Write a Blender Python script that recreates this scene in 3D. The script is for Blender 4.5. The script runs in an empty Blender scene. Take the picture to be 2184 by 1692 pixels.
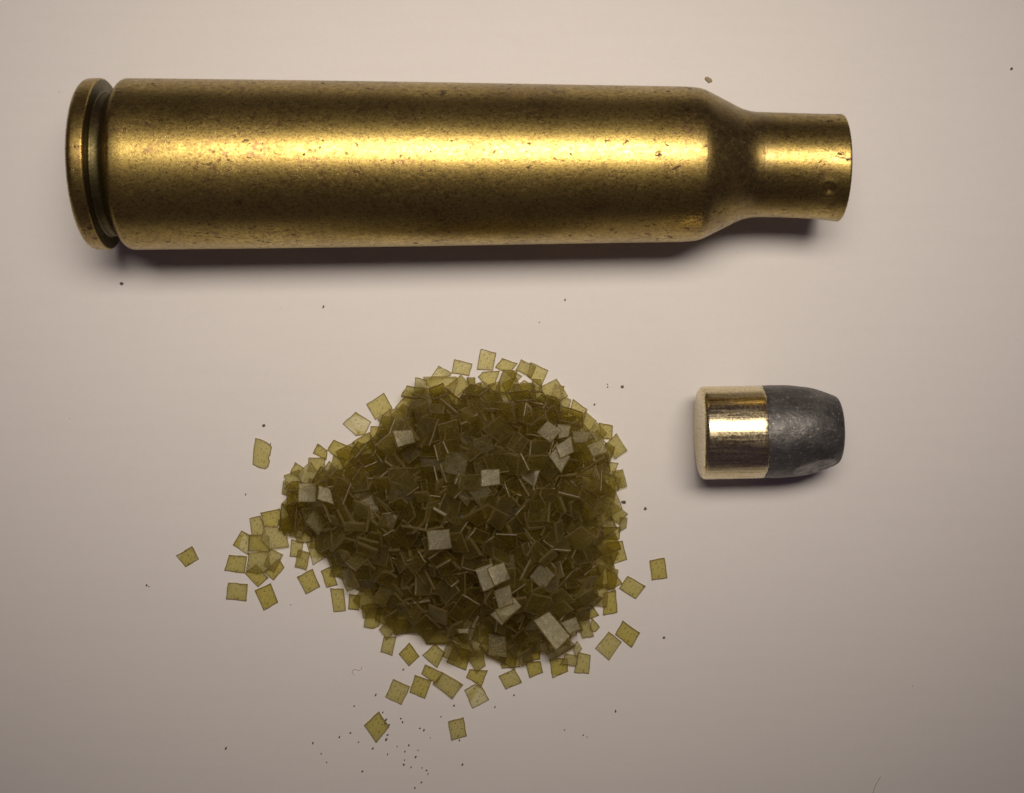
import bpy, bmesh, math, random
import numpy as np
from mathutils import Vector, Matrix

# ------------------------------------------------------------------ units
# one "px" = one pixel of the photograph at 2184 px width, measured on the paper
U = 3.59e-5            # metres per px (gives a 12 mm case head)
D = 2900.0             # camera height above the paper in px (about 104 mm)
CX, CY = 1092.0, 846.0
SRC = 0.89618          # photograph (2437 px) -> px

scene = bpy.context.scene
col = scene.collection

# ------------------------------------------------------------------ camera
cam_d = bpy.data.cameras.new("camera")
cam = bpy.data.objects.new("camera", cam_d)
col.objects.link(cam)
cam.location = (0, 0, D * U)
cam.rotation_euler = (0, 0, 0)
cam_d.sensor_fit = 'HORIZONTAL'
cam_d.sensor_width = 36.0
cam_d.lens = 18.0 / (CX / D)
cam_d.clip_start = 0.002
cam_d.clip_end = 10.0
cam_d.dof.use_dof = True
cam_d.dof.focus_distance = (D - 70) * U
cam_d.dof.aperture_fstop = 48
scene.camera = cam

# ------------------------------------------------------------------ world: the dim room
w = bpy.data.worlds.new("World"); scene.world = w; w.use_nodes = True
bg = w.node_tree.nodes["Background"]
bg.inputs[0].default_value = (1.0, 0.68, 0.94, 1)
bg.inputs[1].default_value = 0.034

# ------------------------------------------------------------------ desk lamp over the far edge
ld = bpy.data.lights.new("desk_lamp", 'AREA')
ld.shape = 'ELLIPSE'          # a long oval desk lamp shade lying along the case
ld.size = 3300 * U; ld.size_y = 1200 * U
ld.energy = 0.0283
ld.color = (1.0, 0.866, 0.73)
ld.spread = math.radians(62)
lamp = bpy.data.objects.new("desk_lamp", ld)
col.objects.link(lamp)
lamp.location = Vector((260, 1170, 3900)) * U
aim = Vector((-90, 470, 0)) * U
lz = (lamp.location - aim).normalized()
lx = (Vector((1, 0, 0)) - lz * lz.x).normalized()
ly = lz.cross(lx)
lamp.rotation_euler = Matrix((lx, ly, lz)).transposed().to_euler()

vs = scene.view_settings
vs.view_transform = 'Standard'; vs.look = 'None'; vs.exposure = 0.0; vs.gamma = 1.0
vs.use_curve_mapping = False
scene.render.engine = 'CYCLES'
cy = scene.cycles
cy.max_bounces = 10; cy.diffuse_bounces = 4; cy.glossy_bounces = 6
cy.transmission_bounces = 6; cy.transparent_max_bounces = 80
cy.use_denoising = True
cy.use_adaptive_sampling = False
cy.caustics_reflective = True

R = random.Random(11)
rng = np.random.default_rng(5)

# ------------------------------------------------------------------ helpers
def link(o, parent=None):
    col.objects.link(o)
    if parent is not None:
        o.parent = parent
    return o

def tag(o, label=None, cat=None, group=None, kind=None):
    if label: o["label"] = label
    if cat: o["category"] = cat
    if group: o["group"] = group
    if kind: o["kind"] = kind
    return o

def mesh_obj(name, verts, faces, mats, parent=None, smooth=True, mat_idx=None):
    me = bpy.data.meshes.new(name)
    me.from_pydata([tuple(v) for v in verts], [], faces)
    for m in mats:
        me.materials.append(m)
    if smooth:
        me.polygons.foreach_set("use_smooth", [True] * len(me.polygons))
    if mat_idx is not None:
        me.polygons.foreach_set("material_index", mat_idx)
    me.update()
    return link(bpy.data.objects.new(name, me), parent)

def ground(px, py, z=0.0):
    """pixel of the photograph -> point (px units) at height z above the paper"""
    k = (D - z) / D
    return ((px - CX) * k, (CY - py) * k)

# ------------------------------------------------------------------ node helpers
class NT:
    def __init__(self, name):
        self.m = bpy.data.materials.new(name); self.m.use_nodes = True
        self.t = self.m.node_tree; self.t.nodes.clear()
        self.out = self.t.nodes.new("ShaderNodeOutputMaterial")
    def n(self, typ, **kw):
        nd = self.t.nodes.new(typ)
        for k, v in kw.items():
            if isinstance(k, str) and hasattr(nd, k) and k not in nd.inputs:
                setattr(nd, k, v)
        return nd
    def l(self, a, b): self.t.links.new(a, b)
    def coord(self, which="Object", scale=(1, 1, 1)):
        tc = self.n("ShaderNodeTexCoord"); mp = self.n("ShaderNodeMapping")
        mp.inputs["Scale"].default_value = scale
        self.l(tc.outputs[which], mp.inputs["Vector"])
        return mp.outputs[0]
    def noise(self, vec, scale, detail=3, rough=0.55, dist=0.0):
        nd = self.n("ShaderNodeTexNoise")
        nd.inputs["Scale"].default_value = scale; nd.inputs["Detail"].default_value = detail
        nd.inputs["Roughness"].default_value = rough; nd.inputs["Distortion"].default_value = dist
        self.l(vec, nd.inputs["Vector"]); return nd.outputs["Fac"]
    def ramp(self, fac, stops):
        nd = self.n("ShaderNodeValToRGB")
        el = nd.color_ramp.elements
        while len(el) < len(stops): el.new(0.5)
        for e, (p, c) in zip(el, stops):
            e.position = p
            e.color = (c, c, c, 1) if isinstance(c, (int, float)) else (*c, 1)
        self.l(fac, nd.inputs[0]); return nd.outputs[0]
    def mix(self, fac, a, b, blend='MIX'):
        nd = self.n("ShaderNodeMix"); nd.data_type = 'RGBA'; nd.blend_type = blend
        for sock, v in ((nd.inputs[0], fac), (nd.inputs[6], a), (nd.inputs[7], b)):
            if hasattr(v, "links"): self.l(v, sock)
            elif isinstance(v, (int, float)):
                sock.default_value = v if sock == nd.inputs[0] else (v, v, v, 1)
            else: sock.default_value = (*v, 1)
        return nd.outputs[2]
    def math(self, op, a, b=0.5, clamp=False):
        nd = self.n("ShaderNodeMath"); nd.operation = op; nd.use_clamp = clamp
        for sock, v in ((nd.inputs[0], a), (nd.inputs[1], b)):
            if hasattr(v, "links"): self.l(v, sock)
            else: sock.default_value = v
        return nd.outputs[0]
    def bump(self, h, strength, dist, normal=None):
        nd = self.n("ShaderNodeBump")
        nd.inputs["Strength"].default_value = strength; nd.inputs["Distance"].default_value = dist
        self.l(h, nd.inputs["Height"])
        if normal is not None: self.l(normal, nd.inputs["Normal"])
        return nd.outputs[0]
    def principled(self, **kw):
        nd = self.n("ShaderNodeBsdfPrincipled")
        for k, v in kw.items():
            s = nd.inputs[k.replace("_", " ")]
            if hasattr(v, "links"): self.l(v, s)
            else: s.default_value = v
        self.l(nd.outputs[0], self.out.inputs[0])
        return nd

# ------------------------------------------------------------------ materials
def mat_paper():
    t = NT("white_paper")
    v = t.coord()
    big = t.noise(v, 45, 2)
    fine = t.noise(v, 2600, 4, 0.7)
    mot = t.noise(v, 900, 2, 0.6)
    c = t.mix(big, (0.735, 0.722, 0.715), (0.770, 0.757, 0.748))
    c = t.mix(t.math('MULTIPLY', mot, 0.5), c, (0.715, 0.700, 0.705))
    tone = t.n('ShaderNodeTexNoise'); tone.inputs['Scale'].default_value = 3600; tone.inputs['Detail'].default_value = 3
    t.l(v, tone.inputs['Vector'])
    c = t.mix(0.10, c, tone.outputs['Color'], 'SOFT_LIGHT')
    # faint grey smudges on the sheet
    sm = t.ramp(t.noise(v, 130, 5, 0.7), [(0.66, 0.0), (0.80, 0.10)])
    c = t.mix(sm, c, (0.42, 0.40, 0.38))
    lay_ = t.noise(t.coord(scale=(0.12, 1, 1)), 900, 4, 0.65, 0.3)        # faint lay of the fibres
    c = t.mix(t.ramp(lay_, [(0.42, 0.0), (0.70, 0.08)]), c, (0.60, 0.58, 0.575))
    b = t.bump(fine, 0.35, 1.6e-5)
    b = t.bump(lay_, 0.08, 1.2e-5, b)
    t.principled(Base_Color=c, Roughness=0.62, Normal=b, Specular_IOR_Level=0.3)
    return t.m

def mat_brass(name, bright=(0.68, 0.52, 0.165), dull=(0.38, 0.28, 0.085), dark=(0.12, 0.085, 0.036),
              rough=(0.27, 0.44), grain=1.0, pits=0.60):
    t = NT(name)
    v = t.coord()
    vs_ = t.coord(scale=(0.7, 1, 1))
    big = t.noise(v, 170, 4, 0.6)
    grain1 = t.noise(vs_, 3600, 4, 0.75)
    grain2 = t.noise(vs_, 8200, 3, 0.75)
    c = t.mix(t.ramp(big, [(0.32, 0.0), (0.70, 1.0)]), bright, dull)
    c = t.mix(t.ramp(grain1, [(0.40, 0.0), (0.62, 0.95)]), c, dull)
    c = t.mix(t.ramp(grain2, [(0.50, 0.0), (0.65, 0.85)]), c, dark)
    # tarnish: purple brown blotches in clusters, and small pits
    cl = t.noise(v, 300, 5, 0.8, 0.5)
    blot = t.math('MULTIPLY', t.ramp(cl, [(0.50, 0.0), (0.66, 1.0)]), t.ramp(t.noise(v, 1900, 5, 0.75), [(0.46, 0.0), (0.60, 1.0)]))
    c = t.mix(t.math('MULTIPLY', blot, 0.9), c, (0.20, 0.105, 0.065))
    pit = t.math('MULTIPLY', t.ramp(t.noise(vs_, 2500, 4, 0.65, 0.5), [(pits, 0.0), (pits + 0.035, 1.0)]), t.ramp(cl, [(0.40, 0.0), (0.52, 1.0)]))
    c = t.mix(t.math('MULTIPLY', pit, 0.85), c, (0.07, 0.042, 0.03))
    # annealing stain round the shoulder
    sx = t.n("ShaderNodeSeparateXYZ"); tcn = t.n("ShaderNodeTexCoord"); t.l(tcn.outputs["Object"], sx.inputs[0])
    xr = t.n("ShaderNodeMapRange"); t.l(sx.outputs[0], xr.inputs[0])
    xr.inputs[1].default_value = 330 * U; xr.inputs[2].default_value = 660 * U
    stain = t.ramp(xr.outputs[0], [(0.0, 0.0), (0.16, 0.55), (0.48, 0.75), (0.60, 0.1)])
    stain = t.math('MULTIPLY', stain, t.ramp(t.noise(v, 700, 4, 0.7), [(0.35, 0.25), (0.6, 1.0)]))
    c = t.mix(stain, c, (0.22, 0.165, 0.085))
    gouge = t.math('MULTIPLY', t.ramp(t.noise(t.coord(scale=(0.55, 1, 1)), 1250, 5, 0.8, 1.2), [(0.60, 0.0), (0.635, 1.0)]), t.ramp(cl, [(0.48, 0.0), (0.58, 1.0)]))
    c = t.mix(t.math('MULTIPLY', gouge, 0.8), c, (0.10, 0.06, 0.045))
    r = t.n("ShaderNodeMapRange"); t.l(grain1, r.inputs[0])
    r.inputs[1].default_value = 0.3; r.inputs[2].default_value = 0.7
    r.inputs[3].default_value = rough[0]; r.inputs[4].default_value = rough[1]
    rr = t.math('ADD', r.outputs[0], t.math('MULTIPLY', pit, 0.25))
    h = t.math('ADD', t.math('MULTIPLY', grain1, 1.0), t.math('MULTIPLY', grain2, 0.6))
    b = t.bump(h, 0.5 * grain, 1.5e-5)
    inv = t.math('SUBTRACT', 1.0, t.math('MAXIMUM', pit, gouge))
    b = t.bump(inv, 0.35, 9e-6, b)
    # fine handling scratches
    sc = t.ramp(t.noise(t.coord(scale=(0.16, 1.0, 1.0)), 5200, 2, 0.5, 0.3), [(0.66, 0.0), (0.72, 1.0)])
    b = t.bump(sc, 0.10, 4e-6, b)
    t.principled(Base_Color=c, Metallic=1.0, Roughness=rr, Normal=b)
    return t.m

def mat_jacket():
    t = NT("plated_jacket")
    v = t.coord()
    lng = t.noise(t.coord(scale=(0.05, 1, 1)), 5200, 3, 0.6)
    spk = t.noise(v, 5200, 3, 0.7)
    big = t.noise(v, 420, 3)
    c = t.mix(t.ramp(big, [(0.35, 0), (0.7, 1)]), (0.82, 0.74, 0.50), (0.74, 0.62, 0.35))
    c = t.mix(t.ramp(lng, [(0.55, 0.0), (0.72, 0.75)]), c, (0.33, 0.25, 0.10))
    spk2 = t.noise(v, 9500, 3, 0.7)
    c = t.mix(t.ramp(spk2, [(0.56, 0.0), (0.66, 0.85)]), c, (0.13, 0.10, 0.05))
    rings = t.noise(t.coord(scale=(1, 0.04, 0.04)), 2600, 3, 0.6)
    c = t.mix(t.ramp(rings, [(0.62, 0.0), (0.70, 0.5)]), c, (0.34, 0.26, 0.11))
    b = t.bump(lng, 0.45, 1.2e-5)
    b = t.bump(rings, 0.2, 8e-6, b)
    b = t.bump(spk, 0.20, 7e-6, b)
    b = t.bump(spk2, 0.15, 5e-6, b)
    rg = t.math('ADD', t.ramp(spk, [(0.35, 0.16), (0.80, 0.34)]), t.math('MULTIPLY', t.ramp(lng, [(0.45, 0.0), (0.65, 1.0)]), 0.16))
    t.principled(Base_Color=c, Metallic=1.0, Roughness=rg, Normal=b)
    return t.m

def mat_lead():
    t = NT("bare_lead")
    v = t.coord()
    big = t.noise(v, 520, 4, 0.65)
    fine = t.noise(v, 3200, 4, 0.7)
    c = t.mix(t.ramp(big, [(0.35, 0), (0.68, 1)]), (0.088, 0.088, 0.09), (0.20, 0.197, 0.19))
    c = t.mix(t.ramp(fine, [(0.42, 0), (0.70, 0.6)]), c, (0.075, 0.073, 0.068))
    glint = t.ramp(t.noise(v, 4200, 3, 0.6), [(0.60, 0), (0.68, 0.85)])
    c = t.mix(glint, c, (0.36, 0.34, 0.31))
    b = t.bump(fine, 1.0, 4.5e-5)
    b = t.bump(big, 0.5, 8e-5, b)
    t.principled(Base_Color=c, Metallic=0.75, Roughness=0.47, Normal=b)
    return t.m

def mat_scuff():
    t = NT("scraped_lead")
    v = t.coord(scale=(0.5, 1, 1))
    n1 = t.noise(v, 2600, 4, 0.7)
    c = t.mix(t.ramp(n1, [(0.38, 0), (0.66, 1)]), (0.15, 0.148, 0.145), (0.42, 0.40, 0.375))
    b = t.bump(n1, 1.0, 5e-5)
    t.principled(Base_Color=c, Metallic=0.75, Roughness=0.45, Normal=b)
    return t.m

def mat_flake(name, T, dcol, tcol, fwd, dfac, rough, gloss=1.0, specks=True):
    """thin translucent nitrocellulose film: passes tinted light, with a waxy gloss"""
    t = NT(name)
    v = t.coord()
    att = t.n("ShaderNodeAttribute"); att.attribute_name = "tint"
    tint = att.outputs["Fac"]
    g = t.n("ShaderNodeGamma"); g.inputs[0].default_value = (*T, 1)
    mott = t.noise(v, 1400, 3, 0.6)
    ex = t.math('ADD', tint, t.math('MULTIPLY', t.math('SUBTRACT', mott, 0.5), 0.8))
    t.l(ex, g.inputs[1])
    tc = g.outputs[0]
    if specks:
        sp = t.ramp(t.noise(v, 6000, 2, 0.5), [(0.66, 0.0), (0.70, 0.95)])
        tc = t.mix(sp, tc, (0.30, 0.22, 0.10))
    tr = t.n("ShaderNodeBsdfTransparent"); t.l(tc, tr.inputs[0])
    df = t.n("ShaderNodeBsdfDiffuse"); df.inputs[0].default_value = (*dcol, 1)
    tl_ = t.n("ShaderNodeBsdfTranslucent"); g2 = t.n("ShaderNodeGamma"); g2.inputs[0].default_value = (*tcol, 1); t.l(ex, g2.inputs[1]); t.l(g2.outputs[0], tl_.inputs[0])
    ms = t.n("ShaderNodeMixShader"); ms.inputs[0].default_value = fwd
    t.l(df.outputs[0], ms.inputs[1]); t.l(tl_.outputs[0], ms.inputs[2])
    m1 = t.n("ShaderNodeMixShader"); m1.inputs[0].default_value = dfac
    t.l(tr.outputs[0], m1.inputs[1]); t.l(ms.outputs[0], m1.inputs[2])
    nb = t.bump(t.noise(v, 5200, 4, 0.7), 1.0, 2.2e-5)
    gl = t.n("ShaderNodeBsdfGlossy"); t.l(t.ramp(t.noise(v, 2600, 3, 0.6), [(0.3, rough - 0.10), (0.7, rough + 0.08)]), gl.inputs["Roughness"])
    gl.inputs[0].default_value = (1.0, 0.97, 0.86, 1)
    t.l(nb, gl.inputs["Normal"])
    # Fresnel reflectance, alike on both faces of the film
    geo = t.n("ShaderNodeNewGeometry"); dt = t.n("ShaderNodeVectorMath"); dt.operation = 'DOT_PRODUCT'
    t.l(geo.outputs["Incoming"], dt.inputs[0]); t.l(nb, dt.inputs[1])
    gz = t.math('SUBTRACT', 1.0, t.math('ABSOLUTE', dt.outputs["Value"]), True)
    f_ = t.math('ADD', t.math('MULTIPLY', t.math('POWER', gz, 4.0), 0.96), 0.04)
    fac = t.math('MULTIPLY', f_, gloss, True)
    m2 = t.n("ShaderNodeMixShader"); t.l(fac, m2.inputs[0])
    t.l(m1.outputs[0], m2.inputs[1]); t.l(gl.outputs[0], m2.inputs[2])
    t.l(m2.outputs[0], t.out.inputs[0])
    return t.m

def mat_plain(name, c, rough=0.7):
    t = NT(name)
    v = t.coord()
    cc = t.mix(t.noise(v, 9000, 3), tuple(x * 0.6 for x in c), tuple(min(1, x * 1.35) for x in c))
    t.principled(Base_Color=cc, Roughness=rough)
    return t.m

M_paper = mat_paper()
M_brass = mat_brass("tarnished_brass")
M_groove = mat_brass("shaded_groove_brass", (0.20, 0.17, 0.075), (0.13, 0.11, 0.05), (0.05, 0.042, 0.025), (0.36, 0.5))  # groove's shade put into a darker brass colour; bore shares this material
M_primer = mat_brass("primer_brass", (0.62, 0.42, 0.16))
M_jacket = mat_jacket(); M_lead = mat_lead(); M_scuff = mat_scuff()
M_flake = mat_flake("powder_film", (0.992, 0.978, 0.800), (0.035, 0.029, 0.012), (0.84, 0.79, 0.42), 0.80, 0.34, 0.31, 0.52)
M_edge = mat_flake("powder_film_cut_edge", (0.66, 0.58, 0.40), (0.21, 0.165, 0.065), (0.5, 0.4, 0.2), 0.30, 0.50, 0.38, 0.8, specks=False)
M_crumb = mat_plain("dark_crumb", (0.12, 0.098, 0.082))
M_tan = mat_plain("tan_crumb", (0.34, 0.27, 0.16))
M_fibre = mat_plain("grey_fibre", (0.46, 0.40, 0.35))

# ------------------------------------------------------------------ the sheet of paper
PW, PH, PT = 0.150, 0.125, 0.00012
bm = bmesh.new()
n = 24
grid = [[bm.verts.new(((i / n - 0.5) * 2 * PW, (j / n - 0.5) * 2 * PH, 0)) for i in range(n + 1)] for j in range(n + 1)]
for j in range(n):
    for i in range(n):
        bm.faces.new((grid[j][i], grid[j][i + 1], grid[j + 1][i + 1], grid[j + 1][i]))
ext = bmesh.ops.extrude_face_region(bm, geom=bm.faces[:])
bmesh.ops.translate(bm, verts=[e for e in ext["geom"] if isinstance(e, bmesh.types.BMVert)], vec=(0, 0, -PT))
bmesh.ops.recalc_face_normals(bm, faces=bm.faces)
me = bpy.data.meshes.new("paper_sheet"); bm.to_mesh(me); bm.free(); me.materials.append(M_paper)
paper = link(bpy.data.objects.new("paper_sheet", me))
tag(paper, "plain off-white sheet of paper under the cartridge parts", "paper", kind="structure")

# ------------------------------------------------------------------ lathe
def refine(prof, step):
    """insert points along the profile so that no segment is longer than step"""
    out = [prof[0]]
    for a, b in zip(prof[:-1], prof[1:]):
        k = max(1, int(math.ceil(math.hypot(b[0] - a[0], b[1] - a[1]) / step)))
        for i in range(1, k + 1):
            f = i / k
            out.append((a[0] + (b[0] - a[0]) * f, a[1] + (b[1] - a[1]) * f))
    return out

def spline(pts, per=6):
    """Catmull-Rom through profile points"""
    P = [pts[0]] + list(pts) + [pts[-1]]
    out = []
    for i in range(1, len(P) - 2):
        p0, p1, p2, p3 = P[i - 1], P[i], P[i + 1], P[i + 2]
        for k in range(per):
            t = k / per
            out.append(tuple(0.5 * (2 * p1[j] + (p2[j] - p0[j]) * t + (2 * p0[j] - 5 * p1[j] + 4 * p2[j] - p3[j]) * t * t
                                    + (3 * p1[j] - p0[j] - 3 * p2[j] + p3[j]) * t ** 3) for j in range(2)))
    out.append(tuple(pts[-1]))
    return out

def lathe(name, prof, mat, parent, seg=144, warp=None, cap0=False, cap1=False):
    V, F = [], []
    for (x, r) in prof:
        for s in range(seg):
            a = 2 * math.pi * s / seg
            p = Vector((x, r * math.cos(a), r * math.sin(a)))
            if warp: p = warp(p, a)
            V.append(p * U)
    m = len(prof)
    for i in range(m - 1):
        for s in range(seg):
            s2 = (s + 1) % seg
            F.append((i * seg + s, (i + 1) * seg + s, (i + 1) * seg + s2, i * seg + s2))
    if cap0: F.append(tuple(range(seg)))
    if cap1: F.append(tuple((m - 1) * seg + s for s in reversed(range(seg))))
    o = mesh_obj(name, V, F, [mat], parent)
    bm = bmesh.new(); bm.from_mesh(o.data)
    bmesh.ops.recalc_face_normals(bm, faces=bm.faces)
    if bm.calc_volume(signed=True) < 0 and (cap0 or cap1):
        bmesh.ops.reverse_faces(bm, faces=bm.faces)
    bm.to_mesh(o.data); bm.free()
    return o

# ------------------------------------------------------------------ cartridge case (axis along +X, px units)
RC = 169.0
case = bpy.data.objects.new("cartridge_case", None); link(case)
case.empty_display_size = 0.005
tag(case, "empty bottlenecked brass cartridge case lying on its side, tarnished and scratched", "cartridge case")
yc = (CY - 352.0) * (D - RC) / D
case.location = Vector((0, yc, RC - 0.4)) * U
case.rotation_euler = (0, math.radians(0.62), math.radians(0.10))

def bend(x):            # the neck is knocked slightly off axis
    return -5.5 * max(0.0, (x - 500) / 160) ** 1.4

def case_warp(p, a):
    q = p.copy()
    q.y += bend(p.x)
    # a slightly flared, out of round lip
    if p.x > 590:
        f = ((p.x - 590) / 70) ** 2
        q.y += -2.2 * f * (math.cos(a) < -0.2) * abs(math.cos(a))
        q.z += 0.8 * f * math.sin(3 * a)
    # a small round ding in the neck
    if p.x > 560:
        dx = p.x - 617; da = (a - math.radians(124)) * 104
        d2 = (dx * dx + da * da) / 70.0
        if d2 < 9:
            k = 4.2 * math.exp(-d2 * 0.9) - 1.2 * math.exp(-((math.sqrt(d2) - 1.9) ** 2) * 3)
            rad = Vector((0, math.cos(a), math.sin(a)))
            q -= rad * k
    return q

rim_prof = spline([(-846, 120), (-846, 150), (-845, 158), (-841.5, 164.5), (-836, 168.2), (-829, 169.2), (-814, 169.2), (-811, 168.5), (-809.4, 166.5)], 5)
groove_prof = spline([(-809.4, 166.5), (-808.4, 163), (-807.6, 156), (-807, 146), (-805.5, 142.5), (-801, 142), (-791, 142), (-786, 144), (-781, 150), (-775, 158.5)], 5)
body_prof = spline([(-775, 158.5), (-771.5, 162.8), (-769, 165.2), (-766, 167.4), (-763, 168.6), (-760, 169.2)], 5) \
    + refine([(-760, 169.2), (-500, 166.6), (-180, 162.4), (130, 157.2), (340, 154.0)], 24)[1:] \
    + spline([(340, 154.0), (356, 153.2), (370, 151.8)], 4)[1:]
shoulder_prof = spline([(370, 151.8), (380, 149.2), (392, 144.0), (420, 130.0), (448, 116.0), (458, 111.6), (468, 108.2), (478, 106.0), (490, 104.6)], 5)
neck_prof = refine([(490, 104.6), (520, 104.0), (570, 104.0), (620, 104.6), (654, 105.9)], 4) \
    + [(656.5, 105.9), (658.4, 105.2), (659, 103.5), (658.6, 99.0), (657, 96.0)]
inner = refine([(657, 96.0), (600, 94.5), (470, 93), (440, 102), (385, 128), (350, 138), (300, 141), (-640, 146), (-690, 130), (-700, 60), (-700, 0.5)], 30)
lathe("rim", [(-846, 33)] + rim_prof, M_brass, case, warp=None)
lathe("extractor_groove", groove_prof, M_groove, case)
lathe("body", body_prof, M_brass, case)
lathe("shoulder", shoulder_prof, M_brass, case, warp=case_warp)
lathe("neck", neck_prof, M_brass, case, warp=case_warp, seg=192)
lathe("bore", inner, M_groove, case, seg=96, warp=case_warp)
lathe("primer", [(-846, 33), (-844, 32.5), (-842, 32), (-843.5, 31), (-845, 28), (-845.5, 20), (-845.5, 0.5)], M_primer, case, seg=64)

# ------------------------------------------------------------------ bullet
RB = 95.8
bullet = bpy.data.objects.new("bullet", None); link(bullet)
bullet.empty_display_size = 0.004
tag(bullet, "short blunt bullet with shiny gold jacket and dull grey lead nose", "bullet")
bullet.location = Vector((0, (CY - 921.0) * (D - RB) / D, RB - 0.3)) * U
bullet.rotation_euler = (0, 0, 0)
bullet_piv = 520.0
rot = Matrix.Rotation(math.radians(1.3), 4, 'Z')
bullet.location += Vector((bullet_piv * U, 0, 0)) - rot @ Vector((bullet_piv * U, 0, 0))
bullet.rotation_euler = (0, 0, math.radians(1.3))

jprof = [(386.5, 0.5)] + refine([(386.5, 0.5), (386, 60), (386, 82.5)], 20)[1:] \
    + [(386 + 11 * (1 - math.cos(t)), 82.8 + 13 * math.sin(t)) for t in [math.pi / 2 * i / 8 for i in range(1, 9)]] \
    + refine([(397, 95.8), (512, 95.8)], 10)[1:] + [(513.2, 95.4), (513.6, 94.4)]
lprof = spline([(509, 94.6), (514, 95.1), (550, 95.6), (585, 93.2), (617, 88.3), (645, 79.6), (662, 72.5), (668, 69), (671.5, 64), (672.5, 56)], 7) \
    + [(672.8, 44), (673, 30), (673.2, 15), (673.2, 0.5)]

SC_N = Vector((0.22, -0.84, 0.50)).normalized()       # scraped flat on the side of the nose

def scuff_depth(p):
    return p.dot(SC_N) - SC_D
SC_D = Vector((606, -77, 46)).dot(SC_N) - 2.6

def lead_warp(p, a):
    q = p.copy()
    wob = math.sin(5.3 * a + p.x * 0.07) * math.sin(0.045 * p.x + 2 * a)
    if p.x > 530:
        q += Vector((0, math.cos(a), math.sin(a))) * wob * 0.55
    e = scuff_depth(q)
    if e > 0:
        q -= SC_N * (e * 0.92)
        q += SC_N * 0.9 * math.sin(q.x * 0.31 + q.y * 0.17) * min(1, e / 3)
    if p.x < 516 + 3:                        # uneven burr next to the jacket lip
        q += Vector((0, math.cos(a), math.sin(a))) * 0.35 * math.sin(23 * a)
    return q

def jacket_warp(p, a):
    q = p.copy()
    if p.x > 505: q.x += 1.3 * math.sin(3 * a + 0.4) + 0.8 * math.sin(11 * a) + 0.5 * math.sin(27 * a + 1)
    return q

lathe("jacket", jprof, M_jacket, bullet, warp=jacket_warp)
lead = lathe("lead_nose", refine(lprof, 3.0), M_lead, bullet, seg=192, warp=lead_warp)
lead.data.materials.append(M_scuff)
for pl in lead.data.polygons:
    c = pl.center / U
    if c.x > 540 and scuff_depth(c) > -0.9 and pl.normal.dot(SC_N) > 0.86:
        pl.material_index = 1

# ------------------------------------------------------------------ flakes
# outlines of the flakes that can be told apart on the paper: corners read from enlarged regions (x0, y0 of the region, 3.64x)
REG = {"A": (500, 800), "B": (1000, 800), "C": (380, 1200), "D": (980, 1200), "E": (700, 1600)}
LONE, FRINGE, TOP = [], [], []
def trace(dst, reg, flat, **kw):
    x0, y0 = REG[reg]
    pts = [((x0 + flat[i] / 3.64) * SRC, (y0 + flat[i + 1] / 3.64) * SRC) for i in range(0, len(flat), 2)]
    dst.append((pts, kw))

T = trace
T(LONE, "A", [392,882,440,895,500,925,535,960,522,1030,508,1050,517,1085,505,1130,480,1152,420,1140,368,1112,375,1000],
  label="torn oblong flake with notched side, alone on paper towards the cartridge case", tilt=2)
T(LONE, "C", [280,365,338,475,222,545,140,445], label="lone stained square flake lying farthest out from the heap, opposite the bullet")
T(LONE, "C", [595,680,762,692,752,838,575,822], label="loose speckled flake beside the small overlapping cluster, squared up with the paper")
T(LONE, "C", [960,685,1025,852,900,922,822,748], label="loose oblong flake just touching the point of the small overlapping cluster")
T(LONE, "C", [1325,560,1390,715,1265,780,1188,630], label="loose flake alone in the gap between small cluster and big heap")
T(LONE, "D", [2060,490,2190,465,2215,640,2080,660], label="detached nearly upright square flake, the loose one closest to the bullet")
T(LONE, "D", [1870,622,2028,710,1940,822,1795,730], label="loose flake whose corner almost touches the heap, next to the one nearest the bullet")
T(LONE, "D", [1828,1008,1978,1115,1905,1245,1762,1130], label="loose flake of a touching pair, the one farther from the heap")
T(LONE, "D", [1705,1105,1820,1195,1710,1355,1590,1250], label="loose flake of a touching pair, the larger one closer to the heap")
T(LONE, "D", [890,1425,955,1545,815,1605,752,1490], label="loose square flake lying free a little below the heap's shaded foot")
T(LONE, "E", [858,60,1005,125,930,285,788,215], label="outer end flake of a row of three touching loose flakes")
T(LONE, "E", [1045,25,1190,75,1135,230,1000,175], label="middle flake of a row of three touching loose flakes")
T(LONE, "D", [115,1390,270,1460,215,1560,82,1470], label="narrow flake partly under a larger oblong flake, near the row of three")
T(LONE, "E", [1290,0,1465,105,1370,232,1200,95], label="large oblong flake lapping over a narrow one, end of the row of three")
T(LONE, "E", [1565,105,1630,130,1690,240,1545,315,1475,155], label="five-cornered loose flake with one corner cut off, touching a bright flake")
T(LONE, "D", [500,1430,660,1440,605,1580,470,1500], label="bright cream flake pushed out from under the heap's edge", pale=0.75)
T(LONE, "E", [735,340,770,400,825,470,710,612,605,460], label="kite-shaped loose flake with frayed side among dark dust specks")
T(LONE, "E", [1335,428,1468,392,1497,552,1362,592], label="loose upright oblong flake with a dark crumb stuck to its short edge")
T(LONE, "B", [525,110,660,145,630,298,492,290], label="upright oblong flake standing clear of the heap, nearest the cartridge case")
T(LONE, "B", [295,200,452,240,425,345,272,320], label="loose flake beside the upright oblong one, on the cartridge case side of heap")
T(LONE, "D", [1435,1280,1550,1310,1535,1470,1405,1460], label="flat flake with one clipped corner poking out beside the touching pair")

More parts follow.
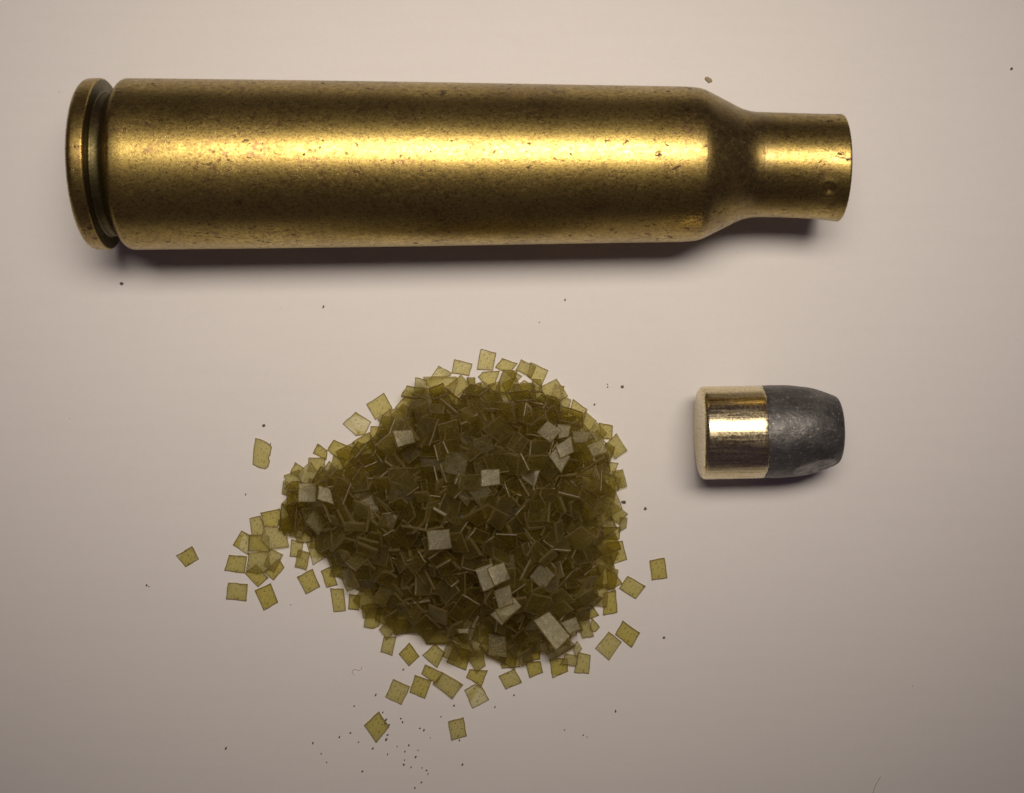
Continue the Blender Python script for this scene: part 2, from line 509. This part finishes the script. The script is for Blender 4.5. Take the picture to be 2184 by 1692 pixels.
for reg, lst in {
    "A": [[1505,490,1580,625,1430,728,1350,590], [1980,255,2095,320,2080,345,1885,390], [1845,352,2135,350,2150,400,2115,500,1920,500],
          [1600,620,1690,520,1790,560,1720,700], [1560,640,1670,610,1720,760,1590,810], [1450,720,1560,640,1600,760,1510,790],
          [930,930,1015,990,1005,1075,888,1015], [1070,898,1235,965,1215,1080,1110,1070,1015,985], [855,1052,1000,1050,990,1180,850,1165],
          [735,1092,820,1150,790,1240,690,1190], [1260,655,1395,745,1340,850,1262,865,1145,762], [640,1205,775,1155,810,1310,670,1360],
          [640,1250,740,1290,720,1390,620,1370], [620,1450,710,1370,800,1510,710,1570], [1390,780,1530,790,1520,930,1380,915],
          [1230,920,1380,830,1440,940,1300,1020]],
    "B": [[500,350,540,310,690,300,650,420,575,440], [710,190,845,235,770,330,650,270], [770,340,800,300,885,345,830,405],
          [955,225,1110,295,1050,440,930,350], [875,200,1005,265,965,360,828,290], [1165,415,1250,432,1225,600,1120,560],
          [1230,520,1310,550,1275,690,1190,640], [1325,545,1450,635,1420,750,1290,660], [1430,650,1530,735,1465,845,1350,760],
          [1550,750,1670,775,1660,900,1560,880], [1530,745,1620,840,1540,920,1440,850], [1700,840,1795,990,1690,1065,1605,935],
          [1600,1090,1720,1100,1680,1210,1570,1200], [1640,1190,1740,1230,1720,1340,1620,1330], [1755,1150,1795,1300,1715,1320,1655,1170],
          [1570,1340,1700,1350,1680,1460,1560,1450], [1660,1430,1800,1540,1720,1630,1600,1560], [900,380,1000,430,930,560,800,460]],
    "C": [[775,125,870,100,920,260,795,275], [870,75,1040,40,1060,150,1020,200,905,200], [705,230,780,270,765,445,632,355],
          [600,440,755,455,735,598,557,575], [735,600,830,520,940,640,850,720], [1030,470,1078,550,985,662,900,590],
          [960,385,1070,435,995,590,900,530], [780,262,950,270,955,410,775,405], [920,180,1095,215,1125,365,960,385,880,310],
          [770,420,940,410,965,560,860,600,750,580], [1138,305,1245,330,1220,470,1125,455], [1265,325,1390,310,1455,450,1325,535],
          [1200,390,1305,420,1270,575,1170,540], [1395,580,1490,540,1540,700,1445,725], [1475,730,1590,735,1612,925,1505,935],
          [1640,780,1740,790,1725,920,1632,910], [1750,880,1860,860,1870,990,1760,990], [1790,900,1930,890,1900,1060,1840,1080,1768,1060],
          [1940,1150,2050,1150,2015,1315,1912,1280], [2070,1300,2160,1200,2250,1320,2160,1405], [1900,1080,2050,930,2070,1060,1970,1175],
          [1500,470,1600,490,1580,640,1475,620], [1170,220,1330,230,1320,330,1190,330], [1560,460,1670,560,1590,650,1475,570]],
    "D": [[1690,335,1828,318,1868,480,1725,530], [1660,200,1808,200,1800,305,1605,300], [1660,770,1770,745,1782,940,1657,965],
          [1190,1340,1350,1340,1355,1450,1220,1512], [985,1370,1115,1360,1138,1460,1020,1508], [1290,1385,1330,1290,1445,1310,1425,1400],
          [1400,1250,1430,1180,1475,1245,1420,1330], [300,1370,360,1230,510,1270,470,1440], [90,1310,200,1210,290,1290,220,1420],
          [1400,920,1570,890,1625,965,1500,1010], [1540,1090,1560,980,1630,1065,1590,1110], [1600,700,1700,690,1690,890,1600,880],
          [1690,560,1770,600,1825,690,1700,755], [760,1330,930,1320,940,1410,780,1425], [460,1290,620,1250,640,1400,560,1460],
          [1410,960,1520,935,1580,1140,1480,1165], [1800,100,1870,120,1860,210,1790,240]],
}.items():
    for f in lst: T(FRINGE, reg, f)

TOPK = dict(label="pale flake lying flat on top of the heap and catching the lamp", group="pale lamp-lit flakes on the heap")
for reg, lst in {
    "A": [[790,1262,942,1262,945,1425,790,1425], [950,1285,1050,1310,1095,1455,945,1410], [1600,810,1770,800,1800,910,1650,960]],
    "B": [[1180,760,1305,770,1280,870,1190,890], [1310,820,1495,825,1440,920,1330,930], [1300,1040,1220,1190,1110,1040,1170,970],
          [1430,940,1560,890,1620,1000,1490,1050], [1300,860,1330,1000,1205,1060,1165,950], [1105,730,1230,815,1130,930,1005,835],
          [525,1150,690,1140,695,1280,530,1300]],
    "D": [[130,225,330,205,355,370,150,395], [545,560,700,500,750,700,620,750], [650,550,800,490,858,640,715,700],
          [680,920,850,800,920,880,780,1010], [715,920,880,800,955,885,795,1025], [710,740,850,685,885,850,750,895],
          [1280,1010,1420,960,1458,1065,1365,1115], [1050,980,1185,900,1365,1110,1240,1235], [395,1060,500,1050,495,1105,410,1100]],
}.items():
    for f in lst: T(TOP, reg, f, pale=1.0)

# --- height field for laying flakes down one after another
CELL = 2.5
GX0, GY0, GX1, GY1 = -780, -860, 400, 140
nx, ny = int((GX1 - GX0) / CELL), int((GY1 - GY0) / CELL)
gx = GX0 + (np.arange(nx) + 0.5) * CELL
gy = GY0 + (np.arange(ny) + 0.5) * CELL
hm = np.zeros((ny, nx)); ids = -np.ones((ny, nx), int)

# outline of the thick part of the heap, and its height from the distance to that outline
HEAP = [(875,825),(935,818),(1010,806),(1100,806),(1180,826),(1245,890),(1298,955),(1312,1050),(1308,1150),(1292,1235),(1262,1315),(1200,1380),
        (1110,1404),(1010,1396),(905,1366),(832,1332),(765,1275),(715,1215),(655,1158),(606,1115),(606,1040),(650,1000),(725,965),(800,925),(845,868)]
hp = np.array([ground(x, y) for x, y in HEAP])
XX, YY = np.meshgrid(gx, gy)
inside = np.zeros_like(XX, bool); dist = np.full(XX.shape, 1e9)
for i in range(len(hp)):
    (x1, y1), (x2, y2) = hp[i], hp[(i + 1) % len(hp)]
    cr = ((y1 > YY) != (y2 > YY)) & (XX < (x2 - x1) * (YY - y1) / (y2 - y1 + 1e-9) + x1)
    inside ^= cr
    tt = np.clip(((XX - x1) * (x2 - x1) + (YY - y1) * (y2 - y1)) / ((x2 - x1) ** 2 + (y2 - y1) ** 2), 0, 1)
    dist = np.minimum(dist, np.hypot(XX - x1 - tt * (x2 - x1), YY - y1 - tt * (y2 - y1)))
HMAX = 150.0
target = np.where(inside, HMAX * (1 - np.exp(-(dist + 6) * 0.62 / HMAX)) * 1.12, 0)
for (bx, by, br, bh) in [(930, 1010, 70, 14), (1130, 950, 60, 12), (1150, 1260, 80, 14), (880, 1180, 70, 12), (1040, 1120, 60, -16), (1080, 1330, 50, -10), (990, 1260, 60, -8)]:
    qx, qy = ground(bx, by)
    target += np.where(inside, bh * np.exp(-((XX - qx) ** 2 + (YY - qy) ** 2) / (2 * br * br)), 0)

FL = []     # placed flakes: dict(poly/local outline, frame, thickness, class)

def frame_from_normal(nrm, ang):
    nrm = nrm / np.linalg.norm(nrm)
    a = np.array([math.cos(ang), math.sin(ang), 0.0])
    e1 = a - nrm * a.dot(nrm); e1 /= np.linalg.norm(e1)
    e2 = np.cross(nrm, e1)
    return e1, e2, nrm

def footprint(cx, cy, e1, e2, poly):
    det = e1[0] * e2[1] - e1[1] * e2[0]
    if abs(det) < 0.12: det = 0.12 if det >= 0 else -0.12
    rad = max(math.hypot(*p) for p in poly) + 2
    i0, i1 = int((cx - rad - GX0) / CELL), int((cx + rad - GX0) / CELL) + 1
    j0, j1 = int((cy - rad - GY0) / CELL), int((cy + rad - GY0) / CELL) + 1
    i0, j0 = max(i0, 0), max(j0, 0); i1, j1 = min(i1, nx), min(j1, ny)
    if i1 <= i0 or j1 <= j0: return None
    dx = gx[None, i0:i1] - cx; dy = gy[j0:j1, None] - cy
    u = (dx * e2[1] - dy * e2[0]) / det
    v = (-dx * e1[1] + dy * e1[0]) / det
    ins = np.zeros(u.shape, bool)
    for k in range(len(poly)):
        (x1, y1), (x2, y2) = poly[k], poly[(k + 1) % len(poly)]
        if y1 == y2: continue
        ins ^= ((y1 > v) != (y2 > v)) & (u < (x2 - x1) * (v - y1) / (y2 - y1) + x1)
    if not ins.any(): return None
    return (slice(j0, j1), slice(i0, i1)), ins, u * e1[2] + v * e2[2], dx + 0 * dy, dy + 0 * dx

def half_vec(cx, cy, z):
    l3 = np.array([260 - cx, 1170 - cy, 3900 - z]); l3 /= np.linalg.norm(l3)
    v3 = np.array([-cx, -cy, D - z]); v3 /= np.linalg.norm(v3)
    hh = l3 + v3
    return hh / np.linalg.norm(hh)

def lay(cx, cy, ang, poly, th, cls, info, jitter=0.0, quant=1.0, damp=1.0, nrm=None, max_slope=0.9):
    if nrm is None:
        e1, e2, n3 = frame_from_normal(np.array([0, 0, 1.0]), ang)
        fp = footprint(cx, cy, e1, e2, poly)
        if fp is None: return None
        sl, ins, dz, dx, dy = fp
        h = hm[sl][ins]
        A = np.c_[dx[ins], dy[ins], np.ones(h.size)]
        s, *_ = np.linalg.lstsq(A, h, rcond=None)
        g = np.array([s[0], s[1]]) * damp
        gl = np.hypot(*g)
        if gl > max_slope: g *= max_slope / gl
        nrm = np.array([-g[0], -g[1], 1.0])
        nrm /= np.linalg.norm(nrm)
        base = nrm
        hv = half_vec(cx, cy, float(h.mean()))
        for _ in range(6):                       # most faces lie turned away from the lamp's mirror angle
            nrm = base + np.r_[rng.normal(0, jitter, 2), 0]
            nrm /= np.linalg.norm(nrm)
            if jitter < 0.05 or nrm.dot(hv) < math.cos(math.radians(10)): break
    e1, e2, n3 = frame_from_normal(nrm, ang)
    fp = footprint(cx, cy, e1, e2, poly)
    if fp is None: return None
    sl, ins, dz, dx, dy = fp
    need = hm[sl][ins] - dz[ins]
    cz = np.quantile(need, quant) if quant < 1 else need.max()
    # never below the paper
    lo = min(p[0] * e1[2] + p[1] * e2[2] for p in poly)
    up = th / 2 / max(n3[2], 0.35)
    cz = max(cz + up + 0.35, -lo + up + 0.3)
    top = cz + dz + up
    sub = hm[sl]; si = ids[sl]
    m = ins & (top > sub)
    sub[m] = top[m]; si[m] = len(FL)
    FL.append(dict(c=np.array([cx, cy, cz]), e=(e1, e2, n3), poly=poly, th=th, cls=cls, info=info))
    return FL[-1]

def poly_local(pts, z):
    g = [ground(x, y, z) for x, y in pts]
    cx = sum(p[0] for p in g) / len(g); cy = sum(p[1] for p in g) / len(g)
    return cx, cy, [(p[0] - cx, p[1] - cy) for p in g]

def ragged(poly, amp=0.7, seed=0):
    """cut edges are not quite straight: add points along the long sides"""
    r = random.Random(seed); out = []
    for k in range(len(poly)):
        a, b = poly[k], poly[(k + 1) % len(poly)]
        L = math.hypot(b[0] - a[0], b[1] - a[1])
        out.append(a)
        m = 2 if L > 24 else (1 if L > 13 else 0)
        for i in range(1, m + 1):
            f = i / (m + 1) + r.uniform(-0.08, 0.08)
            nxn, nyn = -(b[1] - a[1]) / L, (b[0] - a[0]) / L
            d = r.uniform(-amp, amp)
            out.append((a[0] + (b[0] - a[0]) * f + nxn * d, a[1] + (b[1] - a[1]) * f + nyn * d))
    return out

def random_poly(r):
    q = r.random()
    w_ = r.uniform(31, 49); h_ = w_ * r.uniform(0.6, 1.0)
    if q > 0.93: w_, h_ = r.uniform(50, 62), r.uniform(32, 40)
    elif q < 0.12: w_, h_ = r.uniform(24, 34), r.uniform(12, 24)
    sk = r.uniform(-0.13, 0.13)
    p = [(-w_ / 2 + sk * h_, -h_ / 2), (w_ / 2 + sk * h_, -h_ / 2), (w_ / 2 - sk * h_, h_ / 2), (-w_ / 2 - sk * h_, h_ / 2)]
    p = [(x + r.uniform(-2.4, 2.4), y + r.uniform(-2.4, 2.4)) for x, y in p]
    if r.random() < 0.22:                               # a clipped corner
        k = r.randrange(4); a, b, c = p[k - 1], p[k], p[(k + 1) % 4]; f = r.uniform(0.18, 0.45)
        p[k:k + 1] = [(b[0] + (a[0] - b[0]) * f, b[1] + (a[1] - b[1]) * f), (b[0] + (c[0] - b[0]) * f * 0.8, b[1] + (c[1] - b[1]) * f * 0.8)]
    return p

# 1. loose and fringe flakes on the paper
for pts, kw in LONE:
    cx, cy, pl = poly_local(pts, 4)
    lay(cx, cy, 0.0, ragged(pl, 0.8, len(FL)), R.uniform(4.0, 5.6), "lone", kw, damp=1.0)
for pts, kw in FRINGE:
    cx, cy, pl = poly_local(pts, 6)
    lay(cx, cy, 0.0, ragged(pl, 0.8, len(FL)), R.uniform(4.0, 5.6), "rim", kw, damp=1.0, jitter=0.01)

# 2. the heap, thrown on where it is still too low
VARS = [ragged(random_poly(R), 1.1, 100 + i) for i in range(48)]
VTH = [R.uniform(4.2, 7.0) for _ in VARS]
flat_idx = np.arange(nx * ny)
for it in range(1900):
    deficit = (target - hm).clip(0) ** 1.6
    deficit[target < 4] = 0
    s = deficit.sum()
    if s < 1 or (target - hm).clip(0).mean() < 0.12: break
    k = int(np.searchsorted(np.cumsum(deficit), rng.random() * s))
    k = min(k, nx * ny - 1)
    j, i = divmod(k, nx)
    if target[j, i] - hm[j, i] < 2: continue
    v = int(rng.integers(len(VARS)))
    ang = rng.random() * 2 * math.pi
    q = rng.random()
    near_rim = dist[j, i] < 45
    nrm = None; jit = 0.18 if near_rim else 0.29; qn = 0.93
    if q < (0.09 if near_rim else 0.17) and target[j, i] > 25:      # wedged steeply or standing on edge
        tl = math.radians(rng.uniform(38, 84)); az = rng.random() * 2 * math.pi
        nrm = np.array([math.sin(tl) * math.cos(az), math.sin(tl) * math.sin(az), math.cos(tl)]); qn = 0.35
    lay(gx[i], gy[j], ang, VARS[v], VTH[v], "heap", dict(var=v), jitter=jit, quant=qn, damp=0.85, nrm=nrm)

# 3. pale flakes lying on top
for pts, kw in TOP:
    mx = sum(p[0] for p in pts) / len(pts); my = sum(p[1] for p in pts) / len(pts)
    z = 0
    for _ in range(3):
        x, y = ground(mx, my, z)
        z = hm[int((y - GY0) / CELL), int((x - GX0) / CELL)]
    cx, cy, pl = poly_local(pts, z + 4)
    half = half_vec(cx, cy, z)
    az = rng.random() * 2 * math.pi; off = rng.uniform(0.03, 0.16)
    nrm = half * 1.0 + np.r_[math.cos(az) * off, math.sin(az) * off, 0]
    lay(cx, cy, 0.0, ragged(pl, 0.8, len(FL)), R.uniform(4.4, 5.6), "top", kw, quant=1.0, nrm=nrm)

# --- which flakes show largest: those stay objects of their own, the rest of the heap is one mass
vis = np.bincount(ids[ids >= 0].ravel(), minlength=len(FL))
traced = [i for i, f in enumerate(FL) if f["cls"] != "heap"]
heap_sorted = sorted((i for i, f in enumerate(FL) if f["cls"] == "heap"), key=lambda i: -vis[i])
NMAX = 298
single = set(traced) | set(heap_sorted[:NMAX - len(traced)])

def flake_geo(poly, th, seed):
    """prism with a chamfered, slightly wavy cut edge; returns verts, faces, material index per face"""
    r = random.Random(seed)
    n_ = len(poly)
    area = sum(poly[k][0] * poly[(k + 1) % n_][1] - poly[(k + 1) % n_][0] * poly[k][1] for k in range(n_))
    if area < 0: poly = poly[::-1]
    curl = r.uniform(-1, 1) ** 3 * 0.0035
    ca = r.uniform(0, math.pi)
    def bendz(x, y):
        s_ = x * math.cos(ca) + y * math.sin(ca)
        return curl * s_ * s_
    def inset(d):
        out = []
        for k in range(n_):
            a, b, c = poly[k - 1], poly[k], poly[(k + 1) % n_]
            v1 = (b[0] - a[0], b[1] - a[1]); v2 = (c[0] - b[0], c[1] - b[1])
            l1 = math.hypot(*v1) + 1e-9; l2 = math.hypot(*v2) + 1e-9
            n1 = (-v1[1] / l1, v1[0] / l1); n2 = (-v2[1] / l2, v2[0] / l2)
            mx, my = n1[0] + n2[0], n1[1] + n2[1]
            dd = max(0.35, (mx * mx + my * my) / 2)
            out.append((b[0] + mx / dd * d * 1.0, b[1] + my / dd * d * 1.0))
        return out
    ins = inset(1.55)
    V = []
    for (p, z) in ((ins, th / 2), (poly, th / 2 - 1.0), (poly, -th / 2)):
        V += [(x, y, z + bendz(x, y)) for x, y in p]
    F = [tuple(range(n_))]; MI = [0]
    for k in range(n_):
        k2 = (k + 1) % n_
        F.append((k, n_ + k, n_ + k2, k2)); MI.append(1)
        F.append((n_ + k, 2 * n_ + k, 2 * n_ + k2, n_ + k2)); MI.append(1)
    F.append(tuple(2 * n_ + k for k in reversed(range(n_)))); MI.append(0)
    return V, F, MI

def build_mesh(name, V, F, MI, tint):
    me = bpy.data.meshes.new(name)
    me.from_pydata(V, [], F)
    me.materials.append(M_flake); me.materials.append(M_edge)
    me.polygons.foreach_set("material_index", MI)
    at = me.attributes.new("tint", 'FLOAT', 'POINT')
    at.data.foreach_set("value", np.asarray(tint, dtype=np.float32))
    me.update()
    return me

VMESH = []
for v in range(len(VARS)):
    V, F, MI = flake_geo(VARS[v], VTH[v], 500 + v)
    tn = R.uniform(0.7, 1.8)
    VMESH.append((build_mesh("powder_flake", [tuple(c * U for c in p) for p in V], F, MI, [tn] * len(V)), V, F, MI, tn))

def frame_matrix(f, scale=True):
    e1, e2, n3 = f["e"]; c = f["c"]
    m = Matrix(((e1[0], e2[0], n3[0], c[0] * U), (e1[1], e2[1], n3[1], c[1] * U), (e1[2], e2[2], n3[2], c[2] * U), (0, 0, 0, 1)))
    return m

def describe(f):
    """what sets a flake apart: its outline, how it lies and which neighbour its side of the heap faces"""
    x, y = f["c"][0], f["c"][1]
    px, py = CX + x, CY - y
    p = f["poly"]
    xs = [math.hypot(p[k][0] - p[k - 1][0], p[k][1] - p[k - 1][1]) for k in range(len(p))]
    ang = 0.5 * math.atan2(2 * sum(a * b for a, b in p), sum(a * a - b * b for a, b in p))
    ca, sa = math.cos(ang), math.sin(ang)
    u = [a * ca + b * sa for a, b in p]; v = [-a * sa + b * ca for a, b in p]
    L, W = max(u) - min(u), max(v) - min(v)
    if L < W: L, W = W, L
    shape = "narrow sliver" if W < 25 else ("long oblong" if L / W > 1.45 else ("large square" if W > 41 else ("small square" if L < 41 else "squarish")))
    if px < 680: side = "by the small cluster"
    elif math.hypot(px - 985, py - 1120) < 120: side = "at the heap's crown"
    else:
        a = math.degrees(math.atan2(1110 - py, px - 985)) % 360
        side = ("on the heap's bullet side" if a < 50 or a > 335 else "on the heap's cartridge case side" if a < 125
                else "facing the torn loose flake" if a < 195 else "on the heap's dusty side" if a < 290
                else "facing the touching loose pair")
    if f["cls"] == "top": return f"pale {shape} flake catching the lamp {side}", "pale lamp-lit flakes on the heap"
    if f["cls"] == "rim": return f"thin yellowish {shape} flake at the rim {side}", "flat flakes round the rim of the heap"
    if f["e"][2][2] < 0.72: return f"dark {shape} flake standing on edge {side}", "flakes wedged on edge in the heap"
    t_ = "steeply tilted" if f["e"][2][2] < 0.87 else "lying"
    return f"dark olive {shape} flake {t_} {side}", "tilted flakes in the thick of the heap"

rest_V, rest_F, rest_M, rest_T = [], [], [], []
for i, f in enumerate(FL):
    info = f["info"]
    if i in single:
        if f["cls"] == "heap":
            me = VMESH[info["var"]][0]
        else:
            V, F, MI = flake_geo(f["poly"], f["th"], i)
            tn = R.uniform(0.7, 1.2)
            me = build_mesh("powder_flake", [tuple(c * U for c in p) for p in V], F, MI, [tn] * len(V))
        o = bpy.data.objects.new("powder_flake", me)
        o.matrix_world = frame_matrix(f)
        link(o)
        if "label" in info:
            tag(o, info["label"], "flake")
        else:
            label, grp = describe(f)
            tag(o, label, "flake", grp)
    else:
        _, V, F, MI, tn = VMESH[info["var"]]
        m = frame_matrix(f); b0 = len(rest_V)
        rest_V += [tuple(m @ Vector((p[0] * U, p[1] * U, p[2] * U))) for p in V]
        rest_F += [tuple(b0 + k for k in fc) for fc in F]; rest_M += MI; rest_T += [tn] * len(V)
if rest_V:
    me = build_mesh("heaped_powder_flakes", rest_V, rest_F, rest_M, rest_T)
    o = link(bpy.data.objects.new("heaped_powder_flakes", me))
    tag(o, "mass of dark olive flakes filling the heap beneath its surface", "flakes", kind="stuff")
print("flakes", len(FL), "single", len(single), "max height", hm.max(), "heap count", len(heap_sorted))

# ------------------------------------------------------------------ crumbs, dust and fibres
def crumb_geo(r, size, stretch=1.0, ang=0.0):
    bm = bmesh.new(); bmesh.ops.create_icosphere(bm, subdivisions=1, radius=1.0)
    for v in bm.verts:
        v.co *= r.uniform(0.65, 1.15)
        v.co.z *= 0.6; v.co.x *= stretch
    V = [Matrix.Rotation(ang, 3, 'Z') @ v.co * size for v in bm.verts]
    lo = min(v.z for v in V)
    V = [Vector((v.x, v.y, v.z - lo)) for v in V]
    F = [tuple(v.index for v in f.verts) for f in bm.faces]
    bm.free(); return V, F

CR = [(260, 605, 3.6, 1.5, 0.1, M_crumb, "small black crumb on paper just outside the case's shadow"),
      (563, 908, 3.4, 1.2, 0.4, M_crumb, "small dark crumb on paper above the torn oblong flake"),
      (1327, 825, 3.8, 1.0, 0.2, M_crumb, "rounded dark crumb on paper between heap and bullet"),
      (1376, 1085, 4.2, 1.1, 0.8, M_crumb, "angular dark crumb on paper between heap and the bullet's base"),
      (1330, 1071, 4.0, 1.5, -0.2, M_crumb, "oblong dark crumb on paper touching the heap's bullet side"),
      (1416, 1360, 3.2, 1.2, 0.0, M_crumb, "small black crumb on paper beyond the touching pair of loose flakes"),
      (1512, 171, 6.0, 1.7, -0.6, M_tan, "pale tan crumb on paper beside the case shoulder"),
      (2157, 147, 3.0, 1.3, 0.5, M_crumb, "small brown crumb on bare paper beyond the case mouth")]
for (x, y, s, st, a, m, lab) in CR:
    V, F = crumb_geo(R, s, st, a)
    g = ground(x, y)
    o = mesh_obj("powder_crumb", [v * U for v in V], F, [m], None, smooth=False)
    o.location = (g[0] * U, g[1] * U, 0.00001)
    tag(o, lab, "crumb")

E_ = [708,195,520,293,767,348,797,410,925,400,940,432,1090,485,1125,500,1180,568,1272,385,1385,288,1740,302,1905,200,488,525,392,562,163,612,
      235,705,282,780,558,605,682,660,810,543,797,583,893,643,993,633,960,688,1073,675,810,710,1052,733,957,760,950,800,1013,822,1108,828,1148,850,1160,880,
      592,858,1458,800,1103,953,1047,1000,1432,590,790,440,825,455]
dust = [((700 + E_[i] / 3.64) * SRC, (1600 + E_[i + 1] / 3.64) * SRC) for i in range(0, len(E_), 2)]
dust += [(1268, 863), (1296, 820), (1296, 826), (524, 1055), (313, 1248), (318, 1251), (1313, 1517), (1204, 1557), (1244, 1568), (1252, 1572), (577, 947), (575, 972),
         (482, 1596), (805, 1292), (860, 1428), (620, 1290), (690, 655), (1205, 640), (1150, 688), (600, 657), (148, 893)]
for _ in range(4):
    dust.append((R.uniform(20, 2160), R.uniform(20, 1680)))
V_, F_ = [], []
for k, (x, y) in enumerate(dust):
    sz = R.uniform(1.3, 2.5) if k < 60 else R.uniform(0.5, 1.1)
    V, F = crumb_geo(R, sz, R.uniform(1.0, 2.0), math.radians(R.uniform(50, 85)))
    g = ground(x, y); b0 = len(V_)
    V_ += [((v.x + g[0]) * U, (v.y + g[1]) * U, v.z * U + 0.000004) for v in V]
    F_ += [tuple(b0 + i for i in fc) for fc in F]
o = mesh_obj("powder_dust", V_, F_, [M_crumb], None, smooth=False)
tag(o, "fine dark dust specks scattered over the paper", "dust", kind="stuff")

def fibre(pts, rad, lab):
    g = [ground(x, y) for x, y in pts]
    P = spline(g, 8)
    V, F = [], []
    for i, p in enumerate(P):
        a = P[max(0, i - 1)]; b = P[min(len(P) - 1, i + 1)]
        d = Vector((b[0] - a[0], b[1] - a[1], 0)).normalized(); s = Vector((-d.y, d.x, 0))
        for k in range(6):
            t = 2 * math.pi * k / 6
            V.append((Vector((p[0], p[1], rad + 0.3)) + s * rad * math.cos(t) + Vector((0, 0, rad * math.sin(t)))) * U)
    for i in range(len(P) - 1):
        for k in range(6):
            k2 = (k + 1) % 6
            F.append((i * 6 + k, i * 6 + k2, (i + 1) * 6 + k2, (i + 1) * 6 + k))
    o = mesh_obj("dust_fibre", V, F, [M_fibre])
    tag(o, lab, "fibre")
cz_ = lambda zx, zy: ((380 + zx / 3.64) * SRC, (1200 + zy / 3.64) * SRC)
fibre([cz_(1688, 1482), cz_(1668, 1452), cz_(1690, 1430), cz_(1722, 1440), cz_(1745, 1432), cz_(1750, 1408)], 0.55, "tiny curled grey fibre on paper by the row of loose flakes")
dz_ = lambda zx, zy: ((2037 + zx / 5.46) * SRC, (1588 + zy / 5.46) * SRC)
fibre([dz_(320, 1420), dz_(275, 1500), dz_(240, 1570), dz_(222, 1660)], 0.6, "thin brown hair on bare paper at the shaded corner")
